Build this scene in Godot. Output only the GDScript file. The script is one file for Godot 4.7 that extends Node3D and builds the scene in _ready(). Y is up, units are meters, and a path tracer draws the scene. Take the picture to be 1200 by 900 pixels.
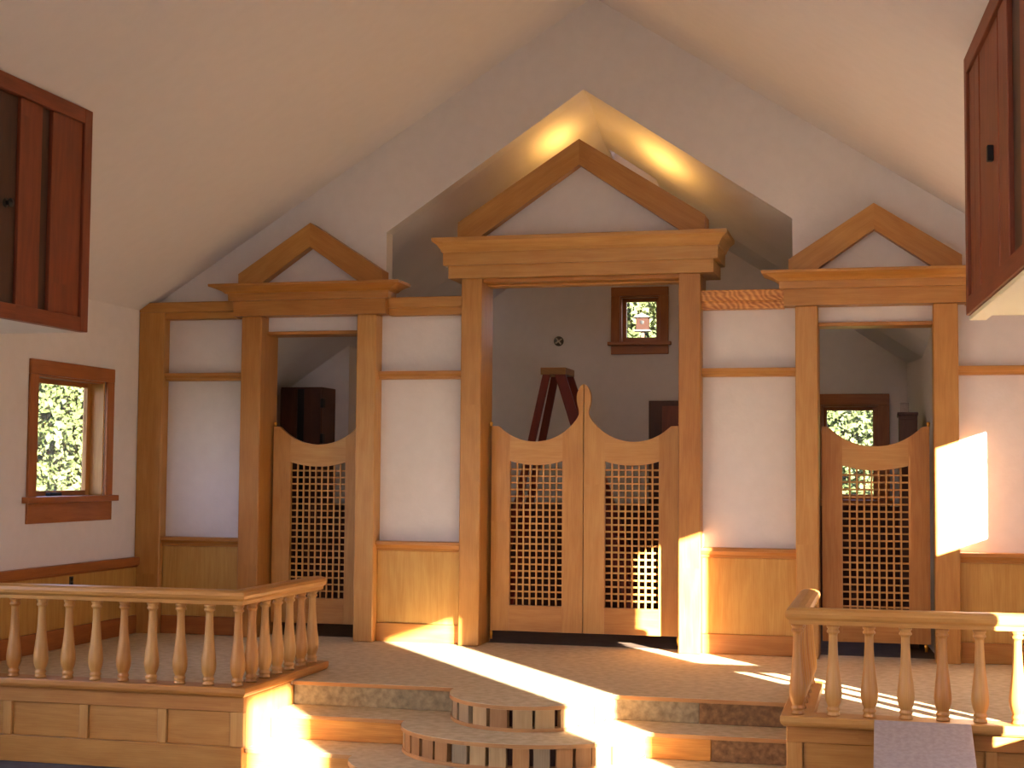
extends Node3D

# ---------------------------------------------------------------- helpers
var rng := RandomNumberGenerator.new()
var grain := Vector3.UP          # direction of the wood grain for the faces being added
var shift := Vector2.ZERO        # texture offset of the piece being added
var used := {}
var M := {}

func tool(g := Vector3.UP) -> SurfaceTool:
	var st := SurfaceTool.new()
	st.begin(Mesh.PRIMITIVE_TRIANGLES)
	grain = g
	shift = Vector2(rng.randf() * 3.0, rng.randf() * 3.0)
	return st

func uv_of(p: Vector3, n: Vector3) -> Vector2:
	var across := n.cross(grain)
	if across.length() < 0.25:
		var a := n.cross(Vector3(0.31, 0.77, 0.55)).normalized()
		return Vector2(p.dot(a) * 0.2, p.dot(n.cross(a))) + shift
	return Vector2(p.dot(grain), p.dot(across.normalized())) + shift

func face(st: SurfaceTool, pts: Array) -> void:      # convex, counter-clockwise seen from outside
	var n := Vector3.ZERO
	for i in pts.size():
		n += (pts[i] as Vector3).cross(pts[(i + 1) % pts.size()])
	if n.length() < 1e-12:
		return
	n = n.normalized()
	for i in range(1, pts.size() - 1):
		for k in [0, i + 1, i]:
			st.set_normal(n)
			st.set_uv(uv_of(pts[k], n))
			st.add_vertex(pts[k])

func box(st: SurfaceTool, lo: Vector3, hi: Vector3, c := 0.003) -> void:   # box with chamfered edges
	var s := hi - lo
	c = minf(c, minf(s.x, minf(s.y, s.z)) * 0.3)
	var m := (lo + hi) * 0.5
	var h := s * 0.5
	var P := func(sx, sy, sz, ax):      # corner pulled in on all axes but ax
		var v := Vector3(sx * (h.x - (0.0 if ax == 0 else c)), sy * (h.y - (0.0 if ax == 1 else c)), sz * (h.z - (0.0 if ax == 2 else c)))
		return m + v
	for s1 in [-1, 1]:
		var fx := [P.call(s1, -1, -1, 0), P.call(s1, 1, -1, 0), P.call(s1, 1, 1, 0), P.call(s1, -1, 1, 0)]
		var fy := [P.call(-1, s1, -1, 1), P.call(-1, s1, 1, 1), P.call(1, s1, 1, 1), P.call(1, s1, -1, 1)]
		var fz := [P.call(-1, -1, s1, 2), P.call(1, -1, s1, 2), P.call(1, 1, s1, 2), P.call(-1, 1, s1, 2)]
		for f in [fx, fy, fz]:
			if s1 < 0:
				f.reverse()
			face(st, f)
	if c <= 0.0:
		return
	for a in [-1, 1]:
		for b in [-1, 1]:
			var e1 := [P.call(a, b, -1, 0), P.call(a, b, 1, 0), P.call(a, b, 1, 1), P.call(a, b, -1, 1)]
			var e2 := [P.call(a, -1, b, 0), P.call(a, 1, b, 0), P.call(a, 1, b, 2), P.call(a, -1, b, 2)]
			var e3 := [P.call(-1, a, b, 1), P.call(1, a, b, 1), P.call(1, a, b, 2), P.call(-1, a, b, 2)]
			for e in [e1, e2, e3]:
				outward(st, e, m)
			for d in [-1, 1]:
				outward(st, [P.call(a, b, d, 0), P.call(a, b, d, 1), P.call(a, b, d, 2)], m)

func outward(st: SurfaceTool, f: Array, centre: Vector3) -> void:
	var n: Vector3 = (f[1] - f[0]).cross(f[2] - f[0])
	if n.dot(f[0] - centre) < 0.0:
		f.reverse()
	face(st, f)

func prism(st: SurfaceTool, poly: Array, z0: float, z1: float) -> void:      # polygon in xy, extruded along z
	extrude(st, poly, func(p, t): return Vector3(p.x, p.y, t), z0, z1)

func extrude(st: SurfaceTool, poly: Array, at: Callable, t0: float, t1: float) -> void:
	var pts := PackedVector2Array(poly)
	var tri := Geometry2D.triangulate_polygon(pts)
	var mid := Vector3.ZERO
	for p in pts:
		mid += at.call(p, (t0 + t1) * 0.5) / pts.size()
	for i in range(0, tri.size(), 3):
		for t in [t0, t1]:
			var f := [at.call(pts[tri[i]], t), at.call(pts[tri[i + 1]], t), at.call(pts[tri[i + 2]], t)]
			var n: Vector3 = (f[1] - f[0]).cross(f[2] - f[0])
			var away: Vector3 = at.call(pts[0], t) - at.call(pts[0], t0 + t1 - t)
			if n.dot(away) < 0.0:
				f.reverse()
			face(st, f)
	var ccw := not Geometry2D.is_polygon_clockwise(pts)
	var a0: Vector3 = at.call(pts[0], t0)
	var ax: Vector3 = at.call(pts[0], t1) - a0
	var ex: Vector3 = at.call(pts[0] + Vector2(1, 0), t0) - a0
	var ey: Vector3 = at.call(pts[0] + Vector2(0, 1), t0) - a0
	var right_handed := ex.cross(ey).dot(ax) > 0.0
	for i in pts.size():
		var p := pts[i]
		var q := pts[(i + 1) % pts.size()]
		var f := [at.call(p, t0), at.call(q, t0), at.call(q, t1), at.call(p, t1)]
		if ccw != right_handed:
			f.reverse()
		face(st, f)

func sweep(st: SurfaceTool, path: Array, prof: Array) -> void:   # profile (side, up) along a level path, mitred; side is to the right of travel
	var n := path.size()
	var rings := []
	for i in n:
		var t0: Vector3 = (path[i] - path[maxi(i - 1, 0)]).normalized() if i > 0 else (path[1] - path[0]).normalized()
		var t1: Vector3 = (path[mini(i + 1, n - 1)] - path[i]).normalized() if i < n - 1 else t0
		var r0 := t0.cross(Vector3.UP)
		var r1 := t1.cross(Vector3.UP)
		var r := (r0 + r1).normalized()
		r /= maxf(r.dot(r0), 0.3)
		var ring := []
		for p in prof:
			ring.append(path[i] + r * p.x + Vector3.UP * p.y)
		rings.append(ring)
	for i in n - 1:
		grain = (path[i + 1] - path[i]).normalized()
		for k in prof.size():
			var k2 := (k + 1) % prof.size()
			face(st, [rings[i][k], rings[i][k2], rings[i + 1][k2], rings[i + 1][k]])
	for e in [0, n - 1]:
		var tri := Geometry2D.triangulate_polygon(PackedVector2Array(prof))
		for i in range(0, tri.size(), 3):
			var f := [rings[e][tri[i]], rings[e][tri[i + 1]], rings[e][tri[i + 2]]]
			var out: Vector3 = path[0] - path[1] if e == 0 else path[n - 1] - path[n - 2]
			if ((f[1] - f[0]) as Vector3).cross(f[2] - f[0]).dot(out) < 0.0:
				f.reverse()
			face(st, f)

func tiers(st: SurfaceTool, x0: float, x1: float, zb: float, zf: float, prof: Array, ends := true) -> void:   # moulding with returned ends; prof holds (y, outward)
	var ring := func(p):
		var o: float = p.y if ends else 0.0
		return [Vector3(x0 - o, p.x, zb), Vector3(x0 - o, p.x, zf + p.y), Vector3(x1 + o, p.x, zf + p.y), Vector3(x1 + o, p.x, zb)]
	for i in prof.size() - 1:
		var a: Array = ring.call(prof[i])
		var b: Array = ring.call(prof[i + 1])
		for k in 4:
			var k2 := (k + 1) % 4
			face(st, [a[k], a[k2], b[k2], b[k]])
	face(st, [ring.call(prof[0])[3], ring.call(prof[0])[2], ring.call(prof[0])[1], ring.call(prof[0])[0]])
	face(st, ring.call(prof[-1]))

func lathe(st: SurfaceTool, prof: Array, seg := 16, at := Vector3.ZERO, axis := Basis.IDENTITY) -> void:     # prof holds (radius, height), from the bottom up
	for i in prof.size() - 1:
		for k in seg:
			var q := []
			for c in [[i, k], [i, k + 1], [i + 1, k + 1], [i + 1, k]]:
				var p: Vector2 = prof[c[0]]
				var d0: Vector2 = prof[maxi(c[0] - 1, 0)]
				var d1: Vector2 = prof[mini(c[0] + 1, prof.size() - 1)]
				var d := (d1 - d0).normalized()
				var ang: float = TAU * c[1] / seg
				var dir := Vector3(cos(ang), 0, -sin(ang))
				q.append([at + axis * (dir * p.x + Vector3.UP * p.y), axis * (dir * d.y - Vector3.UP * d.x).normalized(), Vector2(p.y, ang * 0.04) + shift])
			for c in [0, 2, 1, 0, 3, 2]:
				st.set_normal(q[c][1])
				st.set_uv(q[c][2])
				st.add_vertex(q[c][0])

func part(called: String, st: SurfaceTool, mat: Material, parent: Node = self) -> MeshInstance3D:
	var o := MeshInstance3D.new()
	o.mesh = st.commit()
	o.material_override = mat
	o.cast_shadow = GeometryInstance3D.SHADOW_CASTING_SETTING_ON
	o.name = numbered(called) if parent == self else called
	parent.add_child(o, true)
	return o

func share(called: String, mesh: Mesh, mat: Material, at: Vector3, parent: Node) -> MeshInstance3D:
	var o := MeshInstance3D.new()
	o.mesh = mesh
	o.material_override = mat
	o.name = called
	o.position = at
	parent.add_child(o, true)
	return o

func numbered(called: String) -> String:
	if not used.has(called):
		used[called] = 0
		return called
	used[called] += 1
	return "%s_%03d" % [called, used[called]]

func thing(called: String, label: String, category: String, at := Vector3.ZERO, group := "") -> Node3D:
	var o := Node3D.new()
	o.name = numbered(called)
	add_child(o, true)
	o.position = at
	tag(o, label, category, group)
	return o

func tag(o: Node, label: String, category: String, group := "") -> void:
	o.set_meta("label", label)
	o.set_meta("category", category)
	if group:
		o.set_meta("group", group)

func setting(called: String, label := "") -> Node3D:
	var o := Node3D.new()
	o.name = called
	add_child(o, true)
	o.set_meta("kind", "structure")
	if label:
		o.set_meta("label", label)
	return o

func bar(called: String, lo: Vector3, hi: Vector3, mat: Material, parent: Node, g := Vector3.ZERO, c := 0.003) -> MeshInstance3D:
	var s := hi - lo
	if g == Vector3.ZERO:
		g = Vector3.RIGHT if s.x >= s.y and s.x >= s.z else (Vector3.UP if s.y >= s.z else Vector3.BACK)
	var st := tool(g)
	box(st, lo, hi, c)
	return part(called, st, mat, parent)

# ---------------------------------------------------------------- materials
func wood(base: Color, dark: Color, seed_: int, rough := 0.4, figure := 0.0, streak := 1.0) -> StandardMaterial3D:
	var n1 := FastNoiseLite.new()
	n1.seed = seed_
	n1.frequency = 1.0
	n1.fractal_octaves = 3
	var n2 := FastNoiseLite.new()
	n2.seed = seed_ + 7
	n2.frequency = 1.0
	var w := 384
	var h := 384
	var im := Image.create(w, h, false, Image.FORMAT_RGB8)
	for y in h:
		for x in w:
			var u := x / float(w) * 3.0
			var v := y / float(h) * 0.75
			var warp := n2.get_noise_2d(u * 1.1, v * 5.0) * 0.05
			var fine := n1.get_noise_2d(u * 3.0, (v + warp * 0.15) * 190.0)
			var band := sin((v + warp + n2.get_noise_2d(u * 0.5, v * 3.0) * 0.12) * 95.0)
			var blot := n2.get_noise_2d(u * 2.3 + 40.0, v * 7.0)
			var curl := sin((u + warp * 0.6 + v * 0.7) * 150.0 + n1.get_noise_2d(u * 6.0, v * 10.0) * 4.0) * figure
			var t := clampf(0.36 + (fine * 0.34 + band * 0.10) * streak + blot * 0.34 + curl * 0.5, 0.0, 1.0)
			im.set_pixel(x, y, base.lerp(dark, t))
	var m := StandardMaterial3D.new()
	m.albedo_texture = ImageTexture.create_from_image(im)
	m.uv1_scale = Vector3(1.0 / 3.0, 1.0 / 0.75, 1.0)
	m.roughness = rough
	m.metallic_specular = 0.5
	return m

func plain(c: Color, rough := 0.7, metal := 0.0) -> StandardMaterial3D:
	var m := StandardMaterial3D.new()
	m.albedo_color = c
	m.roughness = rough
	m.metallic = metal
	return m

func mottled(a: Color, b: Color, seed_: int, scale_: float, rough := 0.9, bump := 0.0, freq := 0.02) -> StandardMaterial3D:
	var n := FastNoiseLite.new()
	n.seed = seed_
	n.frequency = freq
	n.fractal_octaves = 5
	var t := NoiseTexture2D.new()
	t.noise = n
	t.seamless = true
	t.width = 512
	t.height = 512
	var g := Gradient.new()
	g.set_color(0, a)
	g.set_color(1, b)
	t.color_ramp = g
	var m := StandardMaterial3D.new()
	m.albedo_texture = t
	m.uv1_triplanar = true
	m.uv1_world_triplanar = true
	m.uv1_scale = Vector3.ONE * scale_
	m.roughness = rough
	if bump > 0.0:
		var t2 := NoiseTexture2D.new()
		var n2 := FastNoiseLite.new()
		n2.seed = seed_ + 3
		n2.frequency = 0.06
		n2.fractal_octaves = 3
		t2.noise = n2
		t2.seamless = true
		m.heightmap_enabled = true
		m.heightmap_texture = t2
		m.heightmap_scale = bump
	return m

func materials() -> void:
	M.maple = wood(Color(0.77, 0.56, 0.29), Color(0.66, 0.43, 0.19), 3)
	M.maple2 = wood(Color(0.74, 0.52, 0.26), Color(0.63, 0.39, 0.16), 19)
	M.maple3 = wood(Color(0.79, 0.60, 0.34), Color(0.69, 0.46, 0.22), 31)
	M.curly = wood(Color(0.92, 0.68, 0.38), Color(0.64, 0.35, 0.14), 5, 0.4, 0.7)
	M.ply = wood(Color(0.80, 0.63, 0.34), Color(0.71, 0.51, 0.23), 47, 0.45, 0.0, 1.3)
	M.fir = wood(Color(0.69, 0.42, 0.21), Color(0.57, 0.31, 0.14), 61)
	M.cedar = wood(Color(0.53, 0.25, 0.13), Color(0.39, 0.16, 0.08), 71, 0.5)
	M.cedar_dark = wood(Color(0.30, 0.16, 0.10), Color(0.18, 0.09, 0.06), 73, 0.5)
	M.pine = wood(Color(0.84, 0.62, 0.30), Color(0.64, 0.40, 0.16), 79, 0.6)
	M.block_a = wood(Color(0.74, 0.63, 0.46), Color(0.62, 0.50, 0.34), 83, 0.7)
	M.block_b = wood(Color(0.66, 0.50, 0.33), Color(0.54, 0.38, 0.23), 87, 0.7)
	M.edge = wood(Color(0.74, 0.56, 0.36), Color(0.61, 0.42, 0.25), 91, 0.7)
	M.block_c = wood(Color(0.63, 0.56, 0.45), Color(0.52, 0.45, 0.35), 89, 0.7)
	M.ladder = wood(Color(0.50, 0.17, 0.09), Color(0.36, 0.10, 0.06), 97, 0.5)
	M.brown = wood(Color(0.36, 0.20, 0.13), Color(0.24, 0.12, 0.08), 101, 0.5)
	M.subfloor = mottled(Color(0.75, 0.67, 0.53), Color(0.87, 0.80, 0.67), 11, 0.9, 0.85, 0.05, 0.03)
	M.weathered = mottled(Color(0.46, 0.42, 0.34), Color(0.70, 0.65, 0.53), 13, 1.6, 0.9, 0.05, 0.02)
	M.stained = mottled(Color(0.38, 0.28, 0.19), Color(0.62, 0.48, 0.32), 17, 1.8, 0.85, 0.05, 0.025)
	M.wall = mottled(Color(0.885, 0.855, 0.855), Color(0.905, 0.875, 0.875), 23, 0.8, 0.9, 0.06)
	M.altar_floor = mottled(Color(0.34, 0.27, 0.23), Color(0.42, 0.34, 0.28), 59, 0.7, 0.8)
	M.nave_floor = mottled(Color(0.30, 0.29, 0.30), Color(0.37, 0.36, 0.37), 37, 0.9, 0.8)
	M.sheet = mottled(Color(0.62, 0.57, 0.55), Color(0.72, 0.67, 0.65), 41, 3.0, 0.9)
	M.brass = plain(Color(0.86, 0.64, 0.28), 0.3, 0.9)
	M.black = plain(Color(0.03, 0.03, 0.03), 0.5)
	M.steel = plain(Color(0.35, 0.34, 0.34), 0.4, 0.8)
	M.white = plain(Color(0.85, 0.83, 0.80), 0.5)
	M.cream = plain(Color(0.92, 0.87, 0.74), 0.6)
	M.barn_red = plain(Color(0.17, 0.11, 0.09), 0.8)
	M.shingle = plain(Color(0.30, 0.29, 0.28), 0.9)
	M.barn_red.metallic_specular = 0.15
	M.shingle.metallic_specular = 0.15
	M.glass = plain(Color(1, 1, 1, 0.06), 0.02)
	M.glass.transparency = BaseMaterial3D.TRANSPARENCY_ALPHA
	M.grass = mottled(Color(0.20, 0.28, 0.10), Color(0.32, 0.38, 0.16), 43, 0.3, 1.0)
	M.bark = wood(Color(0.36, 0.28, 0.20), Color(0.22, 0.16, 0.11), 103, 0.9)

# ---------------------------------------------------------------- scene
const SUN := Vector3(-0.75, -0.26, -1.0)
const LEFT := -3.29
const RIGHT := 3.29
const RIDGE := 0.065
const TOP := 4.475

func roof_y(x: float) -> float:
	return TOP - 0.635 * (RIDGE - x) if x < RIDGE else TOP - 0.6525 * (x - RIDGE)

func _ready() -> void:
	rng.seed = 20
	# camera, sky, sun, exposure
	var cam := Camera3D.new()
	cam.position = Vector3(2.0234, 1.1828, 9.9607)
	cam.rotation = Vector3(0.0592, 0.2474, 0.0080)
	cam.fov = 28.943
	cam.near = 0.05
	cam.far = 400.0
	add_child(cam)
	cam.current = true
	var sky_mat := ProceduralSkyMaterial.new()
	sky_mat.sky_top_color = Color(0.55, 0.66, 0.88)
	sky_mat.sky_horizon_color = Color(0.90, 0.89, 0.89)
	sky_mat.ground_bottom_color = Color(0.30, 0.32, 0.22)
	sky_mat.ground_horizon_color = Color(0.50, 0.52, 0.44)
	sky_mat.sun_angle_max = 1.0
	sky_mat.energy_multiplier = 1.4
	var sky := Sky.new()
	sky.sky_material = sky_mat
	var env := Environment.new()
	env.background_mode = Environment.BG_SKY
	env.sky = sky
	env.tonemap_mode = Environment.TONE_MAPPER_LINEAR
	env.tonemap_exposure = 5.1
	env.sdfgi_enabled = true
	env.ssao_enabled = true
	env.ssil_enabled = true
	var we := WorldEnvironment.new()
	we.environment = env
	add_child(we)
	var sun := DirectionalLight3D.new()
	sun.name = "sun"
	sun.light_color = Color(1.0, 0.94, 0.85)
	sun.light_energy = 8.0
	sun.light_angular_distance = 0.6
	sun.shadow_enabled = true
	add_child(sun)
	sun.look_at_from_position(Vector3.ZERO, SUN, Vector3.UP)

	materials()
	shell()
	altar_shell()
	platform()
	screen_wall()
	doors()
	for s in [-1, 1]:
		balustrade(s)
	lofts()
	left_wall_details()
	behind()
	outside()

# ---------------------------------------------------------------- room
func wall_with_holes(st: SurfaceTool, lo: Vector2, hi: Vector2, holes: Array, at: Callable, t0: float, t1: float) -> void:   # wall in (a, y), holes sorted along a
	var a := lo.x
	for h in holes:      # Rect as [a0, y0, a1, y1]
		if h[0] > a:
			extrude(st, [Vector2(a, lo.y), Vector2(h[0], lo.y), Vector2(h[0], hi.y), Vector2(a, hi.y)], at, t0, t1)
		if h[1] > lo.y:
			extrude(st, [Vector2(h[0], lo.y), Vector2(h[2], lo.y), Vector2(h[2], h[1]), Vector2(h[0], h[1])], at, t0, t1)
		if h[3] < hi.y:
			extrude(st, [Vector2(h[0], h[3]), Vector2(h[2], h[3]), Vector2(h[2], hi.y), Vector2(h[0], hi.y)], at, t0, t1)
		a = h[2]
	if a < hi.x:
		extrude(st, [Vector2(a, lo.y), Vector2(hi.x, lo.y), Vector2(hi.x, hi.y), Vector2(a, hi.y)], at, t0, t1)

const RIGHT_HOLES := [[0.85, 1.0, 1.62, 1.74], [3.28, 0.21, 4.0, 1.69], [5.6, 0.21, 6.45, 1.66], [8.1, 0.21, 8.85, 1.58]]
const LEFT_HOLES := [[0.56, 1.0, 1.43, 1.79], [3.1, 0.1, 4.3, 1.8], [5.4, 0.1, 6.7, 1.8], [7.8, 0.1, 9.1, 1.8], [10.2, 0.1, 11.6, 1.9]]

const REAR_HOLES := []

func shell() -> void:
	var st := tool()
	box(st, Vector3(LEFT - 0.2, -0.6, 1.9), Vector3(RIGHT + 0.2, -0.4, 12.8), 0.0)
	part("floor", st, M.nave_floor).set_meta("kind", "structure")
	# side walls
	var on_x := func(p, t): return Vector3(t, p.y, p.x)
	st = tool()
	wall_with_holes(st, Vector2(-1.2, -0.6), Vector2(12.65, 2.5), LEFT_HOLES, on_x, LEFT - 0.15, LEFT)
	part("wall_left", st, M.wall).set_meta("kind", "structure")
	st = tool()
	wall_with_holes(st, Vector2(-2.6, -0.6), Vector2(12.65, 2.5), RIGHT_HOLES, on_x, RIGHT, RIGHT + 0.15)
	part("wall_right", st, M.wall).set_meta("kind", "structure")
	# rear wall
	st = tool()
	wall_with_holes(st, Vector2(LEFT, -0.6), Vector2(RIGHT, 2.33), REAR_HOLES, func(p, t): return Vector3(p.x, p.y, t), 12.5, 12.65)
	prism(st, [Vector2(LEFT, 2.33), Vector2(-1.4, 2.33), Vector2(-1.4, roof_y(-1.4)), Vector2(LEFT, roof_y(LEFT))], 12.5, 12.65)
	prism(st, [Vector2(1.5, 2.33), Vector2(RIGHT, 2.33), Vector2(RIGHT, roof_y(RIGHT)), Vector2(1.5, roof_y(1.5))], 12.5, 12.65)
	prism(st, [Vector2(-1.4, 3.5), Vector2(1.5, 3.5), Vector2(1.5, roof_y(1.5)), Vector2(RIDGE, TOP), Vector2(-1.4, roof_y(-1.4))], 12.5, 12.65)
	part("wall_rear", st, M.wall).set_meta("kind", "structure")
	# ceiling: two slopes
	st = tool()
	prism(st, [Vector2(LEFT - 0.4, roof_y(LEFT - 0.4)), Vector2(RIDGE, TOP), Vector2(RIDGE, TOP + 0.2), Vector2(LEFT - 0.4, roof_y(LEFT - 0.4) + 0.2)], -0.13, 12.9)
	prism(st, [Vector2(RIDGE, TOP), Vector2(RIGHT + 0.4, roof_y(RIGHT + 0.4)), Vector2(RIGHT + 0.4, roof_y(RIGHT + 0.4) + 0.2), Vector2(RIDGE, TOP + 0.2)], -0.13, 12.9)
	part("ceiling", st, M.wall).set_meta("kind", "structure")
	# front gable wall with the pointed opening and the doorways, in pieces
	var y1 := 2.40
	for s in [-1, 1]:
		var xe: float = LEFT if s < 0 else RIGHT
		for r in [[2.464, 0.0, absf(xe), 2.33], [1.587, 2.18, 2.31, y1], [2.31, 2.283, 2.464, y1], [1.444, 2.283, 1.587, y1], [0.826, 0.0, 1.444, y1]]:
			var a: float = s * r[0]
			var b: float = s * r[2]
			st = tool()
			box(st, Vector3(minf(a, b), r[1], -0.13), Vector3(maxf(a, b), r[3], 0.0), 0.0)
			part("wall_front", st, M.wall).set_meta("kind", "structure")
		st = tool()
		prism(st, [Vector2(xe, 2.33), Vector2(s * 2.464, 2.33), Vector2(s * 2.464, y1), Vector2(s * 1.42, y1), Vector2(s * 1.42, 2.88), Vector2(0, 3.83), Vector2(RIDGE, TOP), Vector2(xe, roof_y(xe))], -0.13, 0.0)
		part("wall_front", st, M.wall).set_meta("kind", "structure")
	# windows of the nave outside the frame
	for i in REAR_HOLES.size() + 1:
		var h: Array = REAR_HOLES[i] if i < REAR_HOLES.size() else [-1.4, 2.33, 1.5, 3.5]
		var w := setting("window_%d" % (13 + i))  # gable window behind the camera, added to light the upper front wall
		bar("pane", Vector3(h[0], h[1], 12.57), Vector3(h[2], h[3], 12.575), M.glass, w, Vector3.ZERO, 0.0)
		for q in [[h[0] - 0.09, h[0]], [h[2], h[2] + 0.09]]:
			bar("casing", Vector3(q[0], h[1], 12.48), Vector3(q[1], h[3] + 0.09, 12.5), M.fir, w)
		bar("head_casing", Vector3(h[0], h[3], 12.48), Vector3(h[2], h[3] + 0.09, 12.5), M.fir, w)
		bar("mullion", Vector3((h[0] + h[2]) / 2 - 0.025, h[1], 12.55), Vector3((h[0] + h[2]) / 2 + 0.025, h[3], 12.6), M.fir, w)
	for i in RIGHT_HOLES.size():
		side_window(RIGHT_HOLES[i], 1, i + 4)
	for i in range(1, LEFT_HOLES.size()):  # unseen left windows, enlarged to throw more daylight on the right bays
		side_window(LEFT_HOLES[i], -1, i + 7)

func side_window(h: Array, s: int, n: int) -> void:
	var w := setting("window_%d" % n)
	var xi: float = RIGHT if s > 0 else LEFT
	var f := func(called, y0, z0, y1, z1, d0, d1, mat):
		var a: float = xi + s * d0
		var b: float = xi + s * d1
		bar(called, Vector3(minf(a, b), y0, z0), Vector3(maxf(a, b), y1, z1), mat, w)
	var t := 0.09
	f.call("casing", h[1], h[0] - t, h[3], h[0], -0.02, 0.0, M.fir)
	f.call("casing", h[1], h[2], h[3], h[2] + t, -0.02, 0.0, M.fir)
	f.call("casing", h[3], h[0] - t, h[3] + t, h[2] + t, -0.02, 0.0, M.fir)
	f.call("sill", h[1] - 0.04, h[0] - t - 0.03, h[1], h[2] + t + 0.03, -0.04, 0.0, M.fir)
	f.call("pane", h[1], h[0], h[3], h[2], 0.115, 0.12, M.glass)

# ---------------------------------------------------------------- the room behind the screen
func altar_shell() -> void:
	var k := 0.669
	# ceiling: two slopes falling gently from the pointed opening, with a skylight slot in the right one
	var secs := [[-0.129, 3.829], [-0.5, 3.715], [-0.72, 3.64], [-1.12, 3.55], [-1.6, 3.545], [-2.45, 3.545]]
	var st := tool()
	var rim := []
	var slot := [0.025, 0.38, -1.08, -0.86]      # x from, x to, z back, z front
	for i in secs.size() - 1:
		var za: float = secs[i][0]
		var zb: float = secs[i + 1][0]
		var ha: float = secs[i][1]
		var hb: float = secs[i + 1][1]
		var pt := func(x, z):
			var h := lerpf(ha, hb, (z - za) / (zb - za))
			return Vector3(x, h - k * absf(x), z)
		face(st, [pt.call(0.0, za), pt.call(-3.4, za), pt.call(-3.4, zb), pt.call(0.0, zb)])
		if i != 2:
			face(st, [pt.call(3.4, za), pt.call(0.0, za), pt.call(0.0, zb), pt.call(3.4, zb)])
		else:
			for r in [[0.0, slot[0], za, zb], [slot[1], 3.4, za, zb], [slot[0], slot[1], za, slot[3]], [slot[0], slot[1], slot[2], zb]]:
				face(st, [pt.call(r[1], r[2]), pt.call(r[0], r[2]), pt.call(r[0], r[3]), pt.call(r[1], r[3])])
			for q in [[slot[0], slot[3]], [slot[1], slot[3]], [slot[1], slot[2]], [slot[0], slot[2]]]:
				rim.append(pt.call(q[0], q[1]))
	var altar_ceiling := part("ceiling_altar", st, M.wall)
	altar_ceiling.set_meta("kind", "structure")
	# skylight shaft
	st = tool()
	var up := 0.45
	for i in 4:
		var a: Vector3 = rim[i]
		var b: Vector3 = rim[(i + 1) % 4]
		face(st, [a, b, b + Vector3.UP * up, a + Vector3.UP * up])
	part("skylight_shaft", st, M.wall).set_meta("kind", "structure")
	# roof over it, so that daylight comes only through the slot
	st = tool()
	for s in [-1, 1]:
		var x_in: float = 0.0 if s < 0 else slot[1]
		prism(st, [Vector2(s * x_in, 4.2 - k * x_in), Vector2(s * 3.5, 4.2 - k * 3.5), Vector2(s * 3.5, 4.3 - k * 3.5), Vector2(s * x_in, 4.3 - k * x_in)], -2.7, -0.13)
	for r in [[-2.7, slot[2]], [slot[3] - 0.12, -0.13]]:
		prism(st, [Vector2(0, 4.2), Vector2(slot[1], 4.2 - k * slot[1]), Vector2(slot[1], 4.3 - k * slot[1]), Vector2(0, 4.3)], r[0], r[1])
	part("roof_altar", st, M.wall).set_meta("kind", "structure")
	# back wall with its two windows
	st = tool()
	var on_z := func(p, t): return Vector3(p.x, p.y, t)
	wall_with_holes(st, Vector2(-2.3, -0.2), Vector2(2.3, 4.3), [[-0.17, 2.29, 0.17, 2.68], [1.50, 0.98, 1.95, 1.75]], on_z, -2.6, -2.45)
	part("wall_altar_back", st, M.wall).set_meta("kind", "structure")
	# side walls of the altar, and the vestry wall on the left
	st = tool()
	box(st, Vector3(-3.44, -0.2, -1.15), Vector3(-2.08, 4.0, -1.05), 0.0)
	wall_with_holes(st, Vector2(-2.45, -0.2), Vector2(-1.15, 4.0), [[-2.3, 0.95, -1.55, 1.95]], func(p, t): return Vector3(t, p.y, p.x), -2.18, -2.08)
	part("wall_altar_left", st, M.wall).set_meta("kind", "structure")
	st = tool()
	extrude(st, [Vector2(2.18, -2.45), Vector2(2.335, -0.182), Vector2(2.45, -0.182), Vector2(2.30, -2.45)], func(p, t): return Vector3(p.x, t, p.y), -0.2, 4.0)
	part("wall_altar_right", st, M.wall).set_meta("kind", "structure")
	st = tool()
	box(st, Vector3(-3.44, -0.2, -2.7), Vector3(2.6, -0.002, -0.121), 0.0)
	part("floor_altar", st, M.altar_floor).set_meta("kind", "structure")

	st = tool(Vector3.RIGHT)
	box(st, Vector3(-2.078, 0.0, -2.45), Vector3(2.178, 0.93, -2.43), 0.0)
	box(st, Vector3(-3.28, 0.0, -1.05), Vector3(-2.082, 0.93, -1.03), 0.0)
	part("trim_20", st, M.brown).set_meta("kind", "structure")  # dark panelling added to darken the view behind the door lattice

	var sw := setting("window_20")  # unseen side window, added to bring more daylight into the altar
	bar("pane", Vector3(-2.14, 0.95, -2.3), Vector3(-2.135, 1.95, -1.55), M.glass, sw, Vector3.ZERO, 0.0)
	bar("sill", Vector3(-2.08, 0.92, -2.36), Vector3(-2.05, 0.95, -1.49), M.fir, sw)
	window_in_back_wall("window_2", "small square fir-framed window high on the altar wall", -0.17, 0.17, 2.29, 2.68, 0.075)
	window_in_back_wall("window_3", "dark-framed window seen through the right side doorway", 1.50, 1.95, 0.98, 1.75, 0.09)

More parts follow.
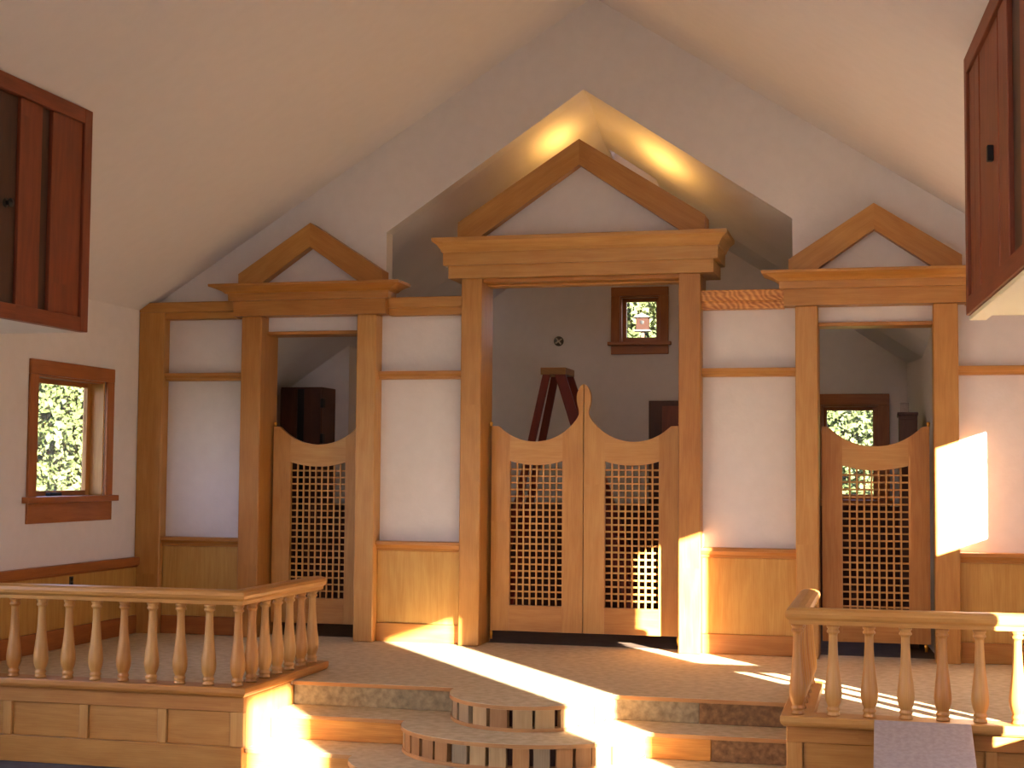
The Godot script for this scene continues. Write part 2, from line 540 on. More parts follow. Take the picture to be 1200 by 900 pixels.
func window_in_back_wall(called: String, label: String, x0: float, x1: float, y0: float, y1: float, t: float) -> void:
	var w := setting(called, label)
	var z := -2.45
	var mat: Material = M.fir
	bar("casing", Vector3(x0 - t, y0, z), Vector3(x0, y1, z + 0.02), mat, w)
	bar("casing", Vector3(x1, y0, z), Vector3(x1 + t, y1, z + 0.02), mat, w)
	bar("head_casing", Vector3(x0 - t, y1, z), Vector3(x1 + t, y1 + t, z + 0.022), mat, w)
	bar("sill", Vector3(x0 - t - 0.025, y0 - 0.03, z), Vector3(x1 + t + 0.025, y0, z + 0.05), mat, w)
	bar("apron", Vector3(x0 - t, y0 - 0.03 - t, z), Vector3(x1 + t, y0 - 0.03, z + 0.018), mat, w)
	# jambs and sash
	for s in [[x0, x0 + 0.012], [x1 - 0.012, x1]]:
		bar("jamb", Vector3(s[0], y0, z - 0.14), Vector3(s[1], y1, z), mat, w)
	bar("jamb", Vector3(x0 + 0.012, y1 - 0.012, z - 0.14), Vector3(x1 - 0.012, y1, z), mat, w)
	var f := 0.03
	bar("sash", Vector3(x0 + 0.012, y0 + 0.0, z - 0.11), Vector3(x0 + 0.012 + f, y1 - 0.012, z - 0.075), mat, w)
	bar("sash", Vector3(x1 - 0.012 - f, y0, z - 0.11), Vector3(x1 - 0.012, y1 - 0.012, z - 0.075), mat, w)
	bar("sash", Vector3(x0 + 0.012 + f, y1 - 0.012 - f, z - 0.11), Vector3(x1 - 0.012 - f, y1 - 0.012, z - 0.075), mat, w)
	bar("sash", Vector3(x0 + 0.012 + f, y0, z - 0.11), Vector3(x1 - 0.012 - f, y0 + 0.045, z - 0.075), mat, w)
	bar("pane", Vector3(x0 + 0.012 + f, y0 + 0.045, z - 0.095), Vector3(x1 - 0.012 - f, y1 - 0.012 - f, z - 0.09), M.glass, w, Vector3.ZERO, 0.0)

# ---------------------------------------------------------------- platform and steps
func bulge(cx: float, cz: float, rx: float, rz: float, n: int) -> Array:
	var out := []
	for i in n + 1:
		var a := PI - PI * i / n
		out.append(Vector2(cx + rx * cos(a), cz + rz * sin(a)))
	return out

func platform() -> void:
	var X0 := -1.24
	var X1 := 1.55
	var lay := func(p, t): return Vector3(p.x, t, p.y)
	# platform deck
	var st := tool(Vector3.RIGHT)
	var deck := [Vector2(LEFT, 2.62), Vector2(LEFT, -0.12), Vector2(RIGHT, -0.12), Vector2(RIGHT, 2.62), Vector2(X1 + 0.06, 2.62), Vector2(X1 + 0.06, 2.04)]
	var b := bulge(0.155, 2.04, 0.445, 0.52, 28)
	b.reverse()
	deck.append_array(b)
	deck.append_array([Vector2(X0 - 0.06, 2.04), Vector2(X0 - 0.06, 2.62)])
	extrude(st, deck, lay, -0.022, 0.0)
	var pf := part("floor_platform", st, M.subfloor)
	pf.set_meta("kind", "structure")
	pf.set_meta("label", "tan plywood subfloor of the raised platform in front of the screen wall")
	# carcass under the deck
	st = tool()
	box(st, Vector3(LEFT, -0.4, -0.12), Vector3(RIGHT, -0.022, 1.98), 0.0)
	part("platform_core", st, M.weathered).set_meta("kind", "structure")

	var labels := ["top platform riser with a rounded apron of short wooden blocks",
		"middle plywood step with rounded nose and pine riser boards",
		"bottom plywood step with rounded nose at the lower picture edge"]
	# each step: tread level of the top of the riser, riser z, bulge
	var S := [[0.0, 2.02, 0.155, 2.04, 0.445, 0.52], [-0.133, 2.34, 0.18, 2.36, 0.645, 0.52], [-0.267, 2.66, 0.19, 2.68, 0.83, 0.54]]
	for i in 3:
		var d: Array = S[i]
		var y1: float = d[0] - 0.022
		var y0: float = y1 - 0.111
		var t := thing("step", labels[i], "step", Vector3(d[2], y0, d[1]))
		var o := t.position
		if i > 0:
			var tread := [Vector2(X0, d[1] - 0.36), Vector2(X1, d[1] - 0.36), Vector2(X1, d[1] + 0.02)]
			var bb := bulge(d[2], d[3], d[4], d[5], 32)
			bb.reverse()
			tread.append_array(bb)
			tread.append(Vector2(X0, d[1] + 0.02))
			st = tool(Vector3.RIGHT)
			extrude(st, tread, func(p, tt): return Vector3(p.x, tt, p.y) - o, d[0] - 0.022, d[0] - 0.0005)
			part("tread", st, M.subfloor, t)
		# plywood edge of the rounded nose shows as a paler strip
		var nose := bulge(d[2], d[3], d[4] + 0.003, d[5] + 0.003, 32)
		st = tool(Vector3.RIGHT)
		for j in nose.size() - 1:
			var p: Vector2 = nose[j]
			var q: Vector2 = nose[j + 1]
			face(st, [Vector3(p.x, d[0] - 0.021, p.y) - o, Vector3(q.x, d[0] - 0.021, q.y) - o, Vector3(q.x, d[0] - 0.002, q.y) - o, Vector3(p.x, d[0] - 0.002, p.y) - o])
		part("nosing", st, M.edge, t)
		for q in [[X0, d[2] - d[4]], [d[2] + d[4], X1]]:
			st = tool(Vector3.RIGHT)
			box(st, Vector3(q[0] + 0.001, d[0] - 0.0215, d[1] + 0.018) - o, Vector3(q[1] - 0.001, d[0] - 0.0015, d[1] + 0.0225) - o, 0.001)
			part("nosing", st, M.edge, t)
		# riser boards left and right of the rounded part
		var joint: float = [1.05, 1.15, 1.2][i]
		var pieces := [[X0, d[2] - d[4] + 0.02, [M.weathered, M.pine, M.pine][i]], [d[2] + d[4] - 0.02, joint, [M.weathered, M.pine, M.pine][i]], [joint, X1, [M.stained, M.stained, M.stained][i]]]
		for q in pieces:
			bar("riser_board", Vector3(q[0] + 0.001, y0, d[1] - 0.02) - o, Vector3(q[1] - 0.001, y1, d[1]) - o, q[2], t, Vector3.RIGHT)
		# solid plywood core behind the gaps
		st = tool()
		var core := bulge(d[2], d[3], d[4] - 0.06, d[5] - 0.06, 20)
		extrude(st, core, func(p, tt): return Vector3(p.x, tt, p.y) - o, y0, y1 - 0.001)
		part("core", st, M.brown, t)
		# blocks round the bulge
		var n: int = [12, 17, 21][i]
		var along := bulge(d[2], d[3], d[4] - 0.012, d[5] - 0.012, n * 8)
		var total := 0.0
		for j in along.size() - 1:
			total += along[j].distance_to(along[j + 1])
		var pitch := total / n
		var run := 0.0
		var nxt := pitch * 0.5
		for j in along.size() - 1:
			run += along[j].distance_to(along[j + 1])
			if run >= nxt:
				nxt += pitch
				var dir: Vector2 = (along[j + 1] - along[j]).normalized()
				var c: Vector2 = (along[j + 1] + along[j]) * 0.5
				var inn := Vector2(dir.y, -dir.x)
				if inn.dot(Vector2(d[2], d[3]) - c) < 0:
					inn = -inn
				var hw := pitch * (0.37 + 0.04 * rng.randf())
				st = tool()
				var quad := [c - dir * hw, c + dir * hw, c + dir * hw + inn * 0.035, c - dir * hw + inn * 0.035]
				extrude(st, quad, func(p, tt): return Vector3(p.x, tt, p.y) - o, y0 + 0.018, y1)
				part("block", st, [M.block_a, M.block_b, M.block_c, M.edge][rng.randi() % 4], t)
		# bent plywood strip the blocks stand on
		var low := bulge(d[2], d[3], d[4] - 0.005, d[5] - 0.005, 32)
		var low_in := bulge(d[2], d[3], d[4] - 0.06, d[5] - 0.06, 32)
		low_in.reverse()
		low.append_array(low_in)
		st = tool(Vector3.RIGHT)
		extrude(st, low, func(p, tt): return Vector3(p.x, tt, p.y) - o, y0, y0 + 0.018)
		part("base_strip", st, M.edge, t)

	# fronts of the two side boxes
	for s in [-1, 1]:
		stage_front(s)

func stage_front(s: int) -> void:
	var xe: float = -1.24 if s < 0 else 1.55       # face towards the steps
	var xo: float = LEFT if s < 0 else RIGHT
	var zf := 2.70 if s < 0 else 2.73
	var o := Vector3(xe, -0.4, zf)
	var t := thing("stage_box", "maple panelled front of the raised platform under the left balustrade" if s < 0 else "maple panelled front of the raised platform under the right balustrade", "platform", o, "panelled platform fronts")
	var X := func(a, b, y0, y1, z0, z1, called, mat):
		bar(called, Vector3(minf(a, b), y0, z0) - o, Vector3(maxf(a, b), y1, z1) - o, mat, t)
	X.call(xe - s * -0.02, xo - s * 0.001, -0.399, -0.001, zf - 0.05, zf - 0.03, "backing", M.ply)
	X.call(xe, xo, -0.08, -0.001, zf - 0.03, zf, "top_rail", M.maple2)
	X.call(xe, xo, -0.398, -0.26, zf - 0.03, zf + 0.012, "base_board", M.maple)
	var stiles := [0.0, 0.44, 0.90, 1.36, 1.82]
	for i in stiles.size():
		var a: float = xe + s * stiles[i]
		var w := 0.075 if i == 0 else 0.05
		X.call(a, a + s * w, -0.26, -0.08, zf - 0.03, zf, "stile", M.maple3)
		var nx: float = xe + s * (stiles[i + 1] if i + 1 < stiles.size() else absf(xo - xe))
		X.call(a + s * w, nx, -0.26, -0.08, zf - 0.028, zf - 0.018, "panel", M.maple)
	# side board towards the steps
	bar("side_board", Vector3(minf(xe, xe + s * 0.02), -0.398, 2.06) - o, Vector3(maxf(xe, xe + s * 0.02), -0.002, zf - 0.031) - o, M.maple3, t, Vector3.UP)
	bar("end_post", Vector3(minf(xe, xe + s * 0.06), -0.398, 2.0) - o, Vector3(maxf(xe, xe + s * 0.06), -0.023, 2.06) - o, M.maple2, t)

# ---------------------------------------------------------------- the screen wall
func screen_wall() -> void:
	# posts
	var posts := [[-3.288, -3.09, 2.33, 0.0, 0.10, "corner maple pilaster beside the left window wall"],
		[-2.464, -2.31, 2.283, -0.18, 0.13, "maple post left of the left side doorway"],
		[-1.587, -1.444, 2.283, -0.18, 0.13, "maple post right of the left side doorway"],
		[-0.826, -0.68, 2.517, -0.18, 0.13, "tall maple post left of the central doorway"],
		[0.68, 0.826, 2.517, -0.18, 0.13, "tall maple post right of the central doorway"],
		[1.444, 1.587, 2.283, -0.18, 0.13, "maple post left of the right side doorway"],
		[2.31, 2.464, 2.283, -0.18, 0.13, "maple post right of the right side doorway beside the sun patch"]]
	for i in posts.size():
		var p: Array = posts[i]
		var cx: float = (p[0] + p[1]) * 0.5
		var t := thing("pilaster", p[5], "post", Vector3(cx, 0.0, 0.0), "maple posts of the screen wall")
		bar("shaft", Vector3(p[0] - cx, 0.0, p[3]), Vector3(p[1] - cx, p[2] - 0.001, p[4]), [M.maple, M.maple2, M.maple3][i % 3], t, Vector3.UP, 0.006)
	# wainscot bays
	var bays := [[-3.09, -2.464, "in the left bay behind the left balustrade"], [-1.444, -0.826, "between the left and the central doorway"], [0.826, 1.444, "between the central and the right doorway"], [2.464, RIGHT, "right of the right side doorway"]]
	var n := 1
	for i in bays.size():
		var a: float = bays[i][0] + 0.001
		var b: float = bays[i][1] - 0.001
		var t := thing("wainscot", "honey plywood wainscot with chair rail " + bays[i][2], "wainscot", Vector3((a + b) * 0.5, 0, 0), "wainscot bays of the screen wall")
		var o := t.position
		bar("panel", Vector3(a, 0.13, 0.0) - o, Vector3(b, 0.63, 0.045) - o, M.ply, t, Vector3.UP)
		bar("baseboard", Vector3(a, 0.001, 0.0) - o, Vector3(b, 0.13, 0.058) - o, M.fir if i == 0 else M.maple2, t, Vector3.RIGHT)
		var st := tool(Vector3.RIGHT)
		tiers(st, a - o.x, b - o.x, 0.0, 0.045, [Vector2(0.63, 0.0), Vector2(0.632, 0.012), Vector2(0.65, 0.014), Vector2(0.654, 0.022), Vector2(0.672, 0.034), Vector2(0.674, 0.044), Vector2(0.694, 0.044), Vector2(0.697, 0.04)], false)
		part("chair_rail", st, M.maple2, t)
		# middle rail and top rail of the bay
		var tr := setting("trim_%d" % n)
		n += 1
		st = tool(Vector3.RIGHT)
		tiers(st, a, b, 0.0, 0.05, [Vector2(1.827, 0.0), Vector2(1.829, 0.008), Vector2(1.845, 0.010), Vector2(1.849, 0.018), Vector2(1.864, 0.026), Vector2(1.882, 0.028), Vector2(1.884, 0.024)], false)
		part("middle_rail", st, M.maple2 if i < 2 else M.maple, tr)
		var ta: float = [-3.288, -1.37, 0.826, 2.51][i]
		var tb: float = [-2.52, -0.826, 1.37, RIGHT][i]
		var tm: Material = M.curly if i == 2 else M.maple
		st = tool(Vector3.RIGHT)
		tiers(st, ta + 0.001, tb - 0.001, 0.0, 0.07, [Vector2(2.275, 0.0), Vector2(2.277, 0.004), Vector2(2.322, 0.004), Vector2(2.324, 0.012), Vector2(2.33, 0.03), Vector2(2.392, 0.036), Vector2(2.40, 0.032)], false)
		part("top_rail", st, tm, tr)
	# heads of the doorways
	for s in [-1, 1]:
		var tr := setting("trim_%d" % n)
		n += 1
		var a: float = minf(s * 1.588, s * 2.309)
		bar("head_casing", Vector3(a, 2.155, -0.18), Vector3(a + 0.721, 2.18, 0.03), M.maple2, tr)
	var trc := setting("trim_%d" % n)
	bar("head_jamb", Vector3(-0.679, 2.49, -0.18), Vector3(0.679, 2.516, 0.09), M.maple2, trc)
	bar("head_stop", Vector3(-0.679, 2.475, -0.14), Vector3(0.679, 2.49, -0.02), M.maple, trc)
	# pediments
	pediment(0.0, 0.915, 2.517, [Vector2(0.0, 0.0), Vector2(0.086, 0.0), Vector2(0.088, 0.03), Vector2(0.173, 0.032), Vector2(0.176, 0.04), Vector2(0.195, 0.046), Vector2(0.225, 0.066), Vector2(0.243, 0.088), Vector2(0.246, 0.095), Vector2(0.27, 0.097), Vector2(0.273, 0.093)],
		-0.28, 0.15, 0.855, 2.79, 2.905, 3.453, 0.712, 3.276, -0.10, "large maple pediment and cornice over the central doorway", 0)
	for s in [-1, 1]:
		pediment(s * 1.947, 0.575, 2.283, [Vector2(0.0, 0.0), Vector2(0.107, 0.0), Vector2(0.109, 0.028), Vector2(0.155, 0.03), Vector2(0.158, 0.045), Vector2(0.172, 0.06), Vector2(0.19, 0.10), Vector2(0.198, 0.125), Vector2(0.201, 0.135), Vector2(0.217, 0.137), Vector2(0.22, 0.133)],
			0.0, 0.15, 0.545, 2.503, 2.588, 2.942, 0.385, 2.77, 0.0, "small maple pediment over the left side doorway" if s < 0 else "small maple pediment over the right side doorway", s)

func pediment(cx: float, half: float, y0: float, prof: Array, zb: float, zf: float, foot: float, yb: float, yfoot: float, apex: float, inner: float, iapex: float, zback: float, label: String, s: int) -> void:
	var t := thing("pediment", label, "pediment", Vector3(cx, y0, 0.0), "pediments of the screen wall")
	var st := tool(Vector3.RIGHT)
	tiers(st, -half, half, zb, zf, prof)
	part("cornice", st, [M.maple2, M.maple3, M.maple][s + 1], t)
	var o := Vector2(0, y0)
	var z1 := 0.14
	for q in [-1, 1]:
		st = tool(Vector3(q * foot, yfoot - apex, 0).normalized())
		prism(st, [Vector2(q * foot, yb) - o, Vector2(q * inner, yb) - o, Vector2(0.0, iapex) - o, Vector2(0.0, apex) - o, Vector2(q * foot, yfoot) - o], zback, z1)
		part("rake_board", st, M.maple if q < 0 else M.maple2, t)
	st = tool()
	prism(st, [Vector2(-inner, yb) - o, Vector2(inner, yb) - o, Vector2(0, iapex) - o], maxf(zback, 0.0) + 0.001, 0.06)
	part("tympanum", st, M.wall, t)

# ---------------------------------------------------------------- lattice doors
func scoop(u: float, c: float, half: float, low: float, r: float) -> float:
	var d := clampf(absf(u - c), 0.0, half)
	return low + r - sqrt(r * r - d * d)

func lattice(t: Node3D, x0: float, x1: float, y0: float, y1: float, cols: int, rows: int, z: float) -> void:
	var w := 0.0125
	var dx := (x1 - x0) / cols
	var dy := (y1 - y0) / rows
	var st := tool(Vector3.UP)
	box(st, Vector3(-w / 2, y0 - 0.005, z - 0.008), Vector3(w / 2, y1 + 0.02, z), 0.0015)
	var v := st.commit()
	st = tool(Vector3.RIGHT)
	box(st, Vector3(x0 - 0.005, -w / 2, z - 0.016), Vector3(x1 + 0.005, w / 2, z - 0.008), 0.0015)
	var h := st.commit()
	for i in range(1, cols):
		share("lattice_bar", v, M.maple3, Vector3(x0 + dx * i, 0, 0), t)
	for i in range(1, rows):
		share("lattice_bar", h, M.maple3, Vector3(0, y0 + dy * i, 0), t)

func pin(t: Node3D, x: float, y: float, z: float, h: float) -> void:
	var st := tool()
	lathe(st, [Vector2(0.0, 0.0), Vector2(0.009, 0.0), Vector2(0.009, h * 0.4), Vector2(0.012, h * 0.45), Vector2(0.012, h * 0.8), Vector2(0.008, h), Vector2(0.0, h)], 12, Vector3(x, y, z))
	part("pivot_hinge", st, M.brass, t)

func doors() -> void:
	var zf := -0.07
	var zk := -0.108
	# the pair in the centre
	for s in [-1, 1]:
		var t := thing("swing_door", "left leaf of the central pair of maple lattice doors" if s < 0 else "right leaf of the central pair of maple lattice doors", "door", Vector3(s * 0.65, 0.09, (zf + zk) / 2), "lattice swing doors")
		var o := t.position
		var fl := func(pts): 
			var out := []
			for p in pts:
				out.append(Vector2(s * p.x - o.x, p.y - o.y))
			return out
		var sc := func(u): return scoop(u, 0.347, 0.253, 1.396, 0.36)
		# hinge stile
		var pts := [Vector2(0.52, 0.09), Vector2(0.652, 0.09), Vector2(0.652, 1.503)]
		pts.append(Vector2(0.605, 1.503))
		for u in [0.6, 0.58, 0.56, 0.54, 0.52]:
			pts.append(Vector2(u, sc.call(u)))
		var st := tool(Vector3.UP)
		prism(st, fl.call(pts), zk - o.z, zf - o.z)
		part("hinge_stile", st, M.maple, t)
		# meeting stile with half of the finial
		pts = [Vector2(0.003, 0.09), Vector2(0.148, 0.09)]
		for u in [0.148, 0.13, 0.112, 0.095]:
			pts.append(Vector2(u, sc.call(u)))
		for q in [[0.075, 1.52], [0.056, 1.543], [0.042, 1.565], [0.034, 1.588], [0.033, 1.605], [0.037, 1.625], [0.045, 1.652], [0.05, 1.68], [0.05, 1.706], [0.045, 1.735], [0.035, 1.76], [0.022, 1.78], [0.003, 1.792]]:
			pts.append(Vector2(q[0], q[1]))
		st = tool(Vector3.UP)
		prism(st, fl.call(pts), zk - o.z, zf - o.z)
		part("meeting_stile", st, M.maple if s < 0 else M.maple3, t)
		# top rail
		pts = []
		for i in 17:
			var u := 0.148 + 0.372 * i / 16.0
			pts.append(Vector2(u, 1.233 + 0.029 * pow((u - 0.334) / 0.186, 2.0)))
		for i in 17:
			var u := 0.52 - 0.372 * i / 16.0
			pts.append(Vector2(u, sc.call(u)))
		st = tool(Vector3.RIGHT)
		prism(st, fl.call(pts), zk - o.z, zf - 0.001 - o.z)
		part("top_rail", st, M.maple3, t)
		var a: float = minf(s * 0.148, s * 0.52)
		bar("bottom_rail", Vector3(a - o.x, 0.0, zk - o.z), Vector3(a + 0.372 - o.x, 0.177, zf - 0.001 - o.z), M.maple2, t, Vector3.RIGHT, 0.001)
		lattice(t, a - o.x, a + 0.372 - o.x, 0.177, 1.16, 8, 21, -0.004)
		pin(t, 0.0, -0.06, 0.0, 0.06)
		pin(t, s * 0.012, 1.413, 0.0, 0.03)
	# single doors at the sides
	for s in [-1, 1]:
		var t := thing("swing_door", "maple lattice door in the left side doorway" if s < 0 else "maple lattice door in the right side doorway behind the balustrade", "door", Vector3(s * 2.287, 0.095, (zf + zk) / 2), "lattice swing doors")
		var o := t.position
		var fl := func(pts):
			var out := []
			for p in pts:
				out.append(Vector2(s * p.x - o.x, p.y - o.y))
			return out
		var sc := func(u): return scoop(u, 1.943, 0.30, 1.37, 0.41)
		for q in [[1.603, 1.733, 1], [2.153, 2.287, -1]]:
			var pts := [Vector2(q[0], 0.095), Vector2(q[1], 0.095)]
			var us := []
			for i in 9:
				us.append(lerpf(q[1], q[0], i / 8.0))
			for u in us:
				pts.append(Vector2(u, minf(sc.call(u), 1.5)))
			var st := tool(Vector3.UP)
			prism(st, fl.call(pts), zk - o.z, zf - o.z)
			part("stile", st, M.maple2 if s > 0 else M.maple, t)
		var pts := []
		for i in 17:
			var u := 1.733 + 0.42 * i / 16.0
			pts.append(Vector2(u, 1.212 + 0.032 * pow((u - 1.943) / 0.21, 2.0)))
		for i in 17:
			var u := 2.153 - 0.42 * i / 16.0
			pts.append(Vector2(u, sc.call(u)))
		var st := tool(Vector3.RIGHT)
		prism(st, fl.call(pts), zk - o.z, zf - 0.001 - o.z)
		part("top_rail", st, M.maple3, t)
		var a: float = minf(s * 1.733, s * 2.153)
		bar("bottom_rail", Vector3(a - o.x, 0.0, zk - o.z), Vector3(a + 0.42 - o.x, 0.18, zf - 0.001 - o.z), M.maple2, t, Vector3.RIGHT, 0.001)
		lattice(t, a - o.x, a + 0.42 - o.x, 0.18, 1.135, 9, 20, -0.004)
		pin(t, -s * 0.03, -0.05, 0.0, 0.05)
		pin(t, -s * 0.006, 1.405, 0.0, 0.03)

# ---------------------------------------------------------------- balustrades
func balustrade(s: int) -> void:
	var z := 2.66 if s < 0 else 2.71
	var xb := -1.295 if s < 0 else 1.602
	var xo: float = LEFT + 0.01 if s < 0 else RIGHT - 0.01
	var ze := 1.62
	var t := thing("balustrade", "turned maple balustrade on the left platform corner with returning handrail" if s < 0 else "turned maple balustrade on the right platform corner, sunlit at its far end", "balustrade", Vector3(xb, 0.0, z), "platform balustrades")
	var o := t.position
	# path from the wall to the corner and back along the steps; travel so that the right hand is outside
	var path := [Vector3(xo, 0, z), Vector3(xb, 0, z), Vector3(xb, 0, ze - 0.08)]
	if s > 0:
		path.reverse()
	var rel := []
	for p in path:
		rel.append(p - o)
	# handrail: rounded top, small bead below
	var rail := [Vector2(-0.036, 0.475), Vector2(0.036, 0.475), Vector2(0.038, 0.494), Vector2(0.044, 0.498), Vector2(0.053, 0.508), Vector2(0.056, 0.524), Vector2(0.05, 0.54), Vector2(0.032, 0.550), Vector2(0.0, 0.554), Vector2(-0.032, 0.550), Vector2(-0.05, 0.54), Vector2(-0.056, 0.524), Vector2(-0.053, 0.508), Vector2(-0.044, 0.498), Vector2(-0.038, 0.494)]
	var st := tool(Vector3.RIGHT)
	sweep(st, rel, rail)
	part("handrail", st, M.maple if s < 0 else M.maple3, t)
	var cap := [Vector2(-0.07, 0.001), Vector2(0.062, 0.001), Vector2(0.074, 0.012), Vector2(0.078, 0.024), Vector2(0.078, 0.044), Vector2(0.074, 0.05), Vector2(-0.07, 0.05)]
	st = tool(Vector3.RIGHT)
	sweep(st, rel, cap)
	part("base_rail", st, M.maple2 if s < 0 else M.maple3, t)
	# balusters
	var prof := [Vector2(0.0, 0.05), Vector2(0.028, 0.05), Vector2(0.029, 0.056), Vector2(0.026, 0.066), Vector2(0.024, 0.07), Vector2(0.028, 0.076), Vector2(0.0285, 0.083), Vector2(0.024, 0.09), Vector2(0.025, 0.098),
		Vector2(0.031, 0.112), Vector2(0.0355, 0.132), Vector2(0.037, 0.152), Vector2(0.036, 0.175), Vector2(0.033, 0.205), Vector2(0.0285, 0.245), Vector2(0.024, 0.29), Vector2(0.0205, 0.34), Vector2(0.0185, 0.39), Vector2(0.018, 0.425), Vector2(0.0195, 0.434), Vector2(0.026, 0.438), Vector2(0.0275, 0.444), Vector2(0.025, 0.45), Vector2(0.021, 0.455), Vector2(0.027, 0.462), Vector2(0.028, 0.475), Vector2(0.0, 0.475)]
	var meshes := []
	for i in 3:
		st = tool(Vector3.UP)
		var stout := []
		for p in prof:
			stout.append(Vector2(p.x * 1.09, p.y))
		lathe(st, stout, 20)
		meshes.append(st.commit())
	var at := []
	var x := xb
	while absf(x) < absf(xo) - 0.04:
		at.append(Vector3(x, 0, z))
		x += s * 0.1655
	for i in range(1, 7):
		at.append(Vector3(xb, 0, z - (z - ze) * i / 6.0))
	for i in at.size():
		share("baluster", meshes[i % 3], [M.maple3, M.maple, M.maple3, M.maple2][(i * 7 + 3) % 4], at[i] - o, t)

# ---------------------------------------------------------------- lofts under the roof slopes
func lofts() -> void:
	# left: face parallel to the wall
	var o := Vector3(-2.1, 1.905, 2.885)
	var t := thing("loft_cabinet", "dark red cedar board loft front hanging from the left roof slope", "cabinet", o, "cedar loft fronts")
	var H := 1.205
	loft(t, H, o, -1, 3.4, Basis.IDENTITY, [[0.10, 0.27, 0], [0.37, 0.085, 1], [0.455, 0.20, 2], [0.655, 0.19, 1], [0.845, 0.2, 0], [1.045, 0.1, 1], [1.145, 0.22, 2], [1.365, 0.2, 0]])
	var st := tool()
	lathe(st, [Vector2(0.0, 0.0), Vector2(0.022, 0.0), Vector2(0.024, 0.004), Vector2(0.012, 0.008), Vector2(0.012, 0.02), Vector2(0.022, 0.028), Vector2(0.022, 0.036), Vector2(0.0, 0.042)], 14, Vector3(0.004, 0.555, 0.78), Basis(Vector3.FORWARD, PI / 2))
	part("knob", st, M.black, t)
	# right: face turned a little
	o = Vector3(2.36, 1.855, 3.45)
	t = thing("loft_cabinet", "dark cedar board loft front with pale soffit at the right roof slope", "cabinet", o, "cedar loft fronts")
	loft(t, 1.115, o, 1, 3.2, Basis(Vector3.UP, 0.066), [[0.10, 0.14, 0], [0.24, 0.14, 0], [0.38, 0.5, 2], [0.88, 0.05, 1], [0.93, 0.22, 0], [1.15, 0.25, 1], [1.4, 0.2, 2]])
	bar("latch", Vector3(-0.02, 0.50, 0.735), Vector3(0.004, 0.56, 0.765), M.black, t)

func loft(t: Node3D, H: float, o: Vector3, s: int, L: float, turn: Basis, boards: Array) -> void:
	t.basis = turn
	var wall: float = absf((RIGHT if s > 0 else LEFT) - o.x) - (0.25 if s > 0 else 0.0)
	var k := 0.6525 if s > 0 else 0.635
	# body behind the face, following the roof slope
	var st := tool(Vector3.BACK)
	prism(st, [Vector2(s * 0.035, 0.0), Vector2(s * wall, 0.0), Vector2(s * wall, H - k * wall), Vector2(s * 0.035, H - 0.03)], 0.001, L)
	part("body", st, M.cream if s > 0 else M.wall, t)
	var w := 0.075
	var f := func(called, y0, y1, z0, z1, d0, d1, mat, g):
		bar(called, Vector3(minf(s * d0, s * d1), y0, z0), Vector3(maxf(s * d0, s * d1), y1, z1), mat, t, g)
	f.call("frame_stile", 0.0, H - 0.02, 0.0, w, -0.012, 0.034, M.cedar, Vector3.UP)
	f.call("frame_rail", H - 0.10, H - 0.02, w, L, -0.012, 0.034, M.cedar, Vector3.BACK)
	f.call("frame_rail", 0.0, w, w, L, -0.012, 0.034, M.cedar, Vector3.BACK)
	for b in boards:
		var d: float = [0.0, 0.018, 0.004][b[2]]
		f.call("board", w, H - 0.10, b[0] - 0.02 if b == boards[0] else b[0] + 0.001, b[0] + b[1] - 0.001, d, 0.034, [M.cedar, M.cedar_dark, M.cedar][b[2]], Vector3.UP)
	if s > 0:
		f.call("soffit_edge", -0.02, 0.0, 0.0, L, 0.0, 0.07, M.cream, Vector3.BACK)

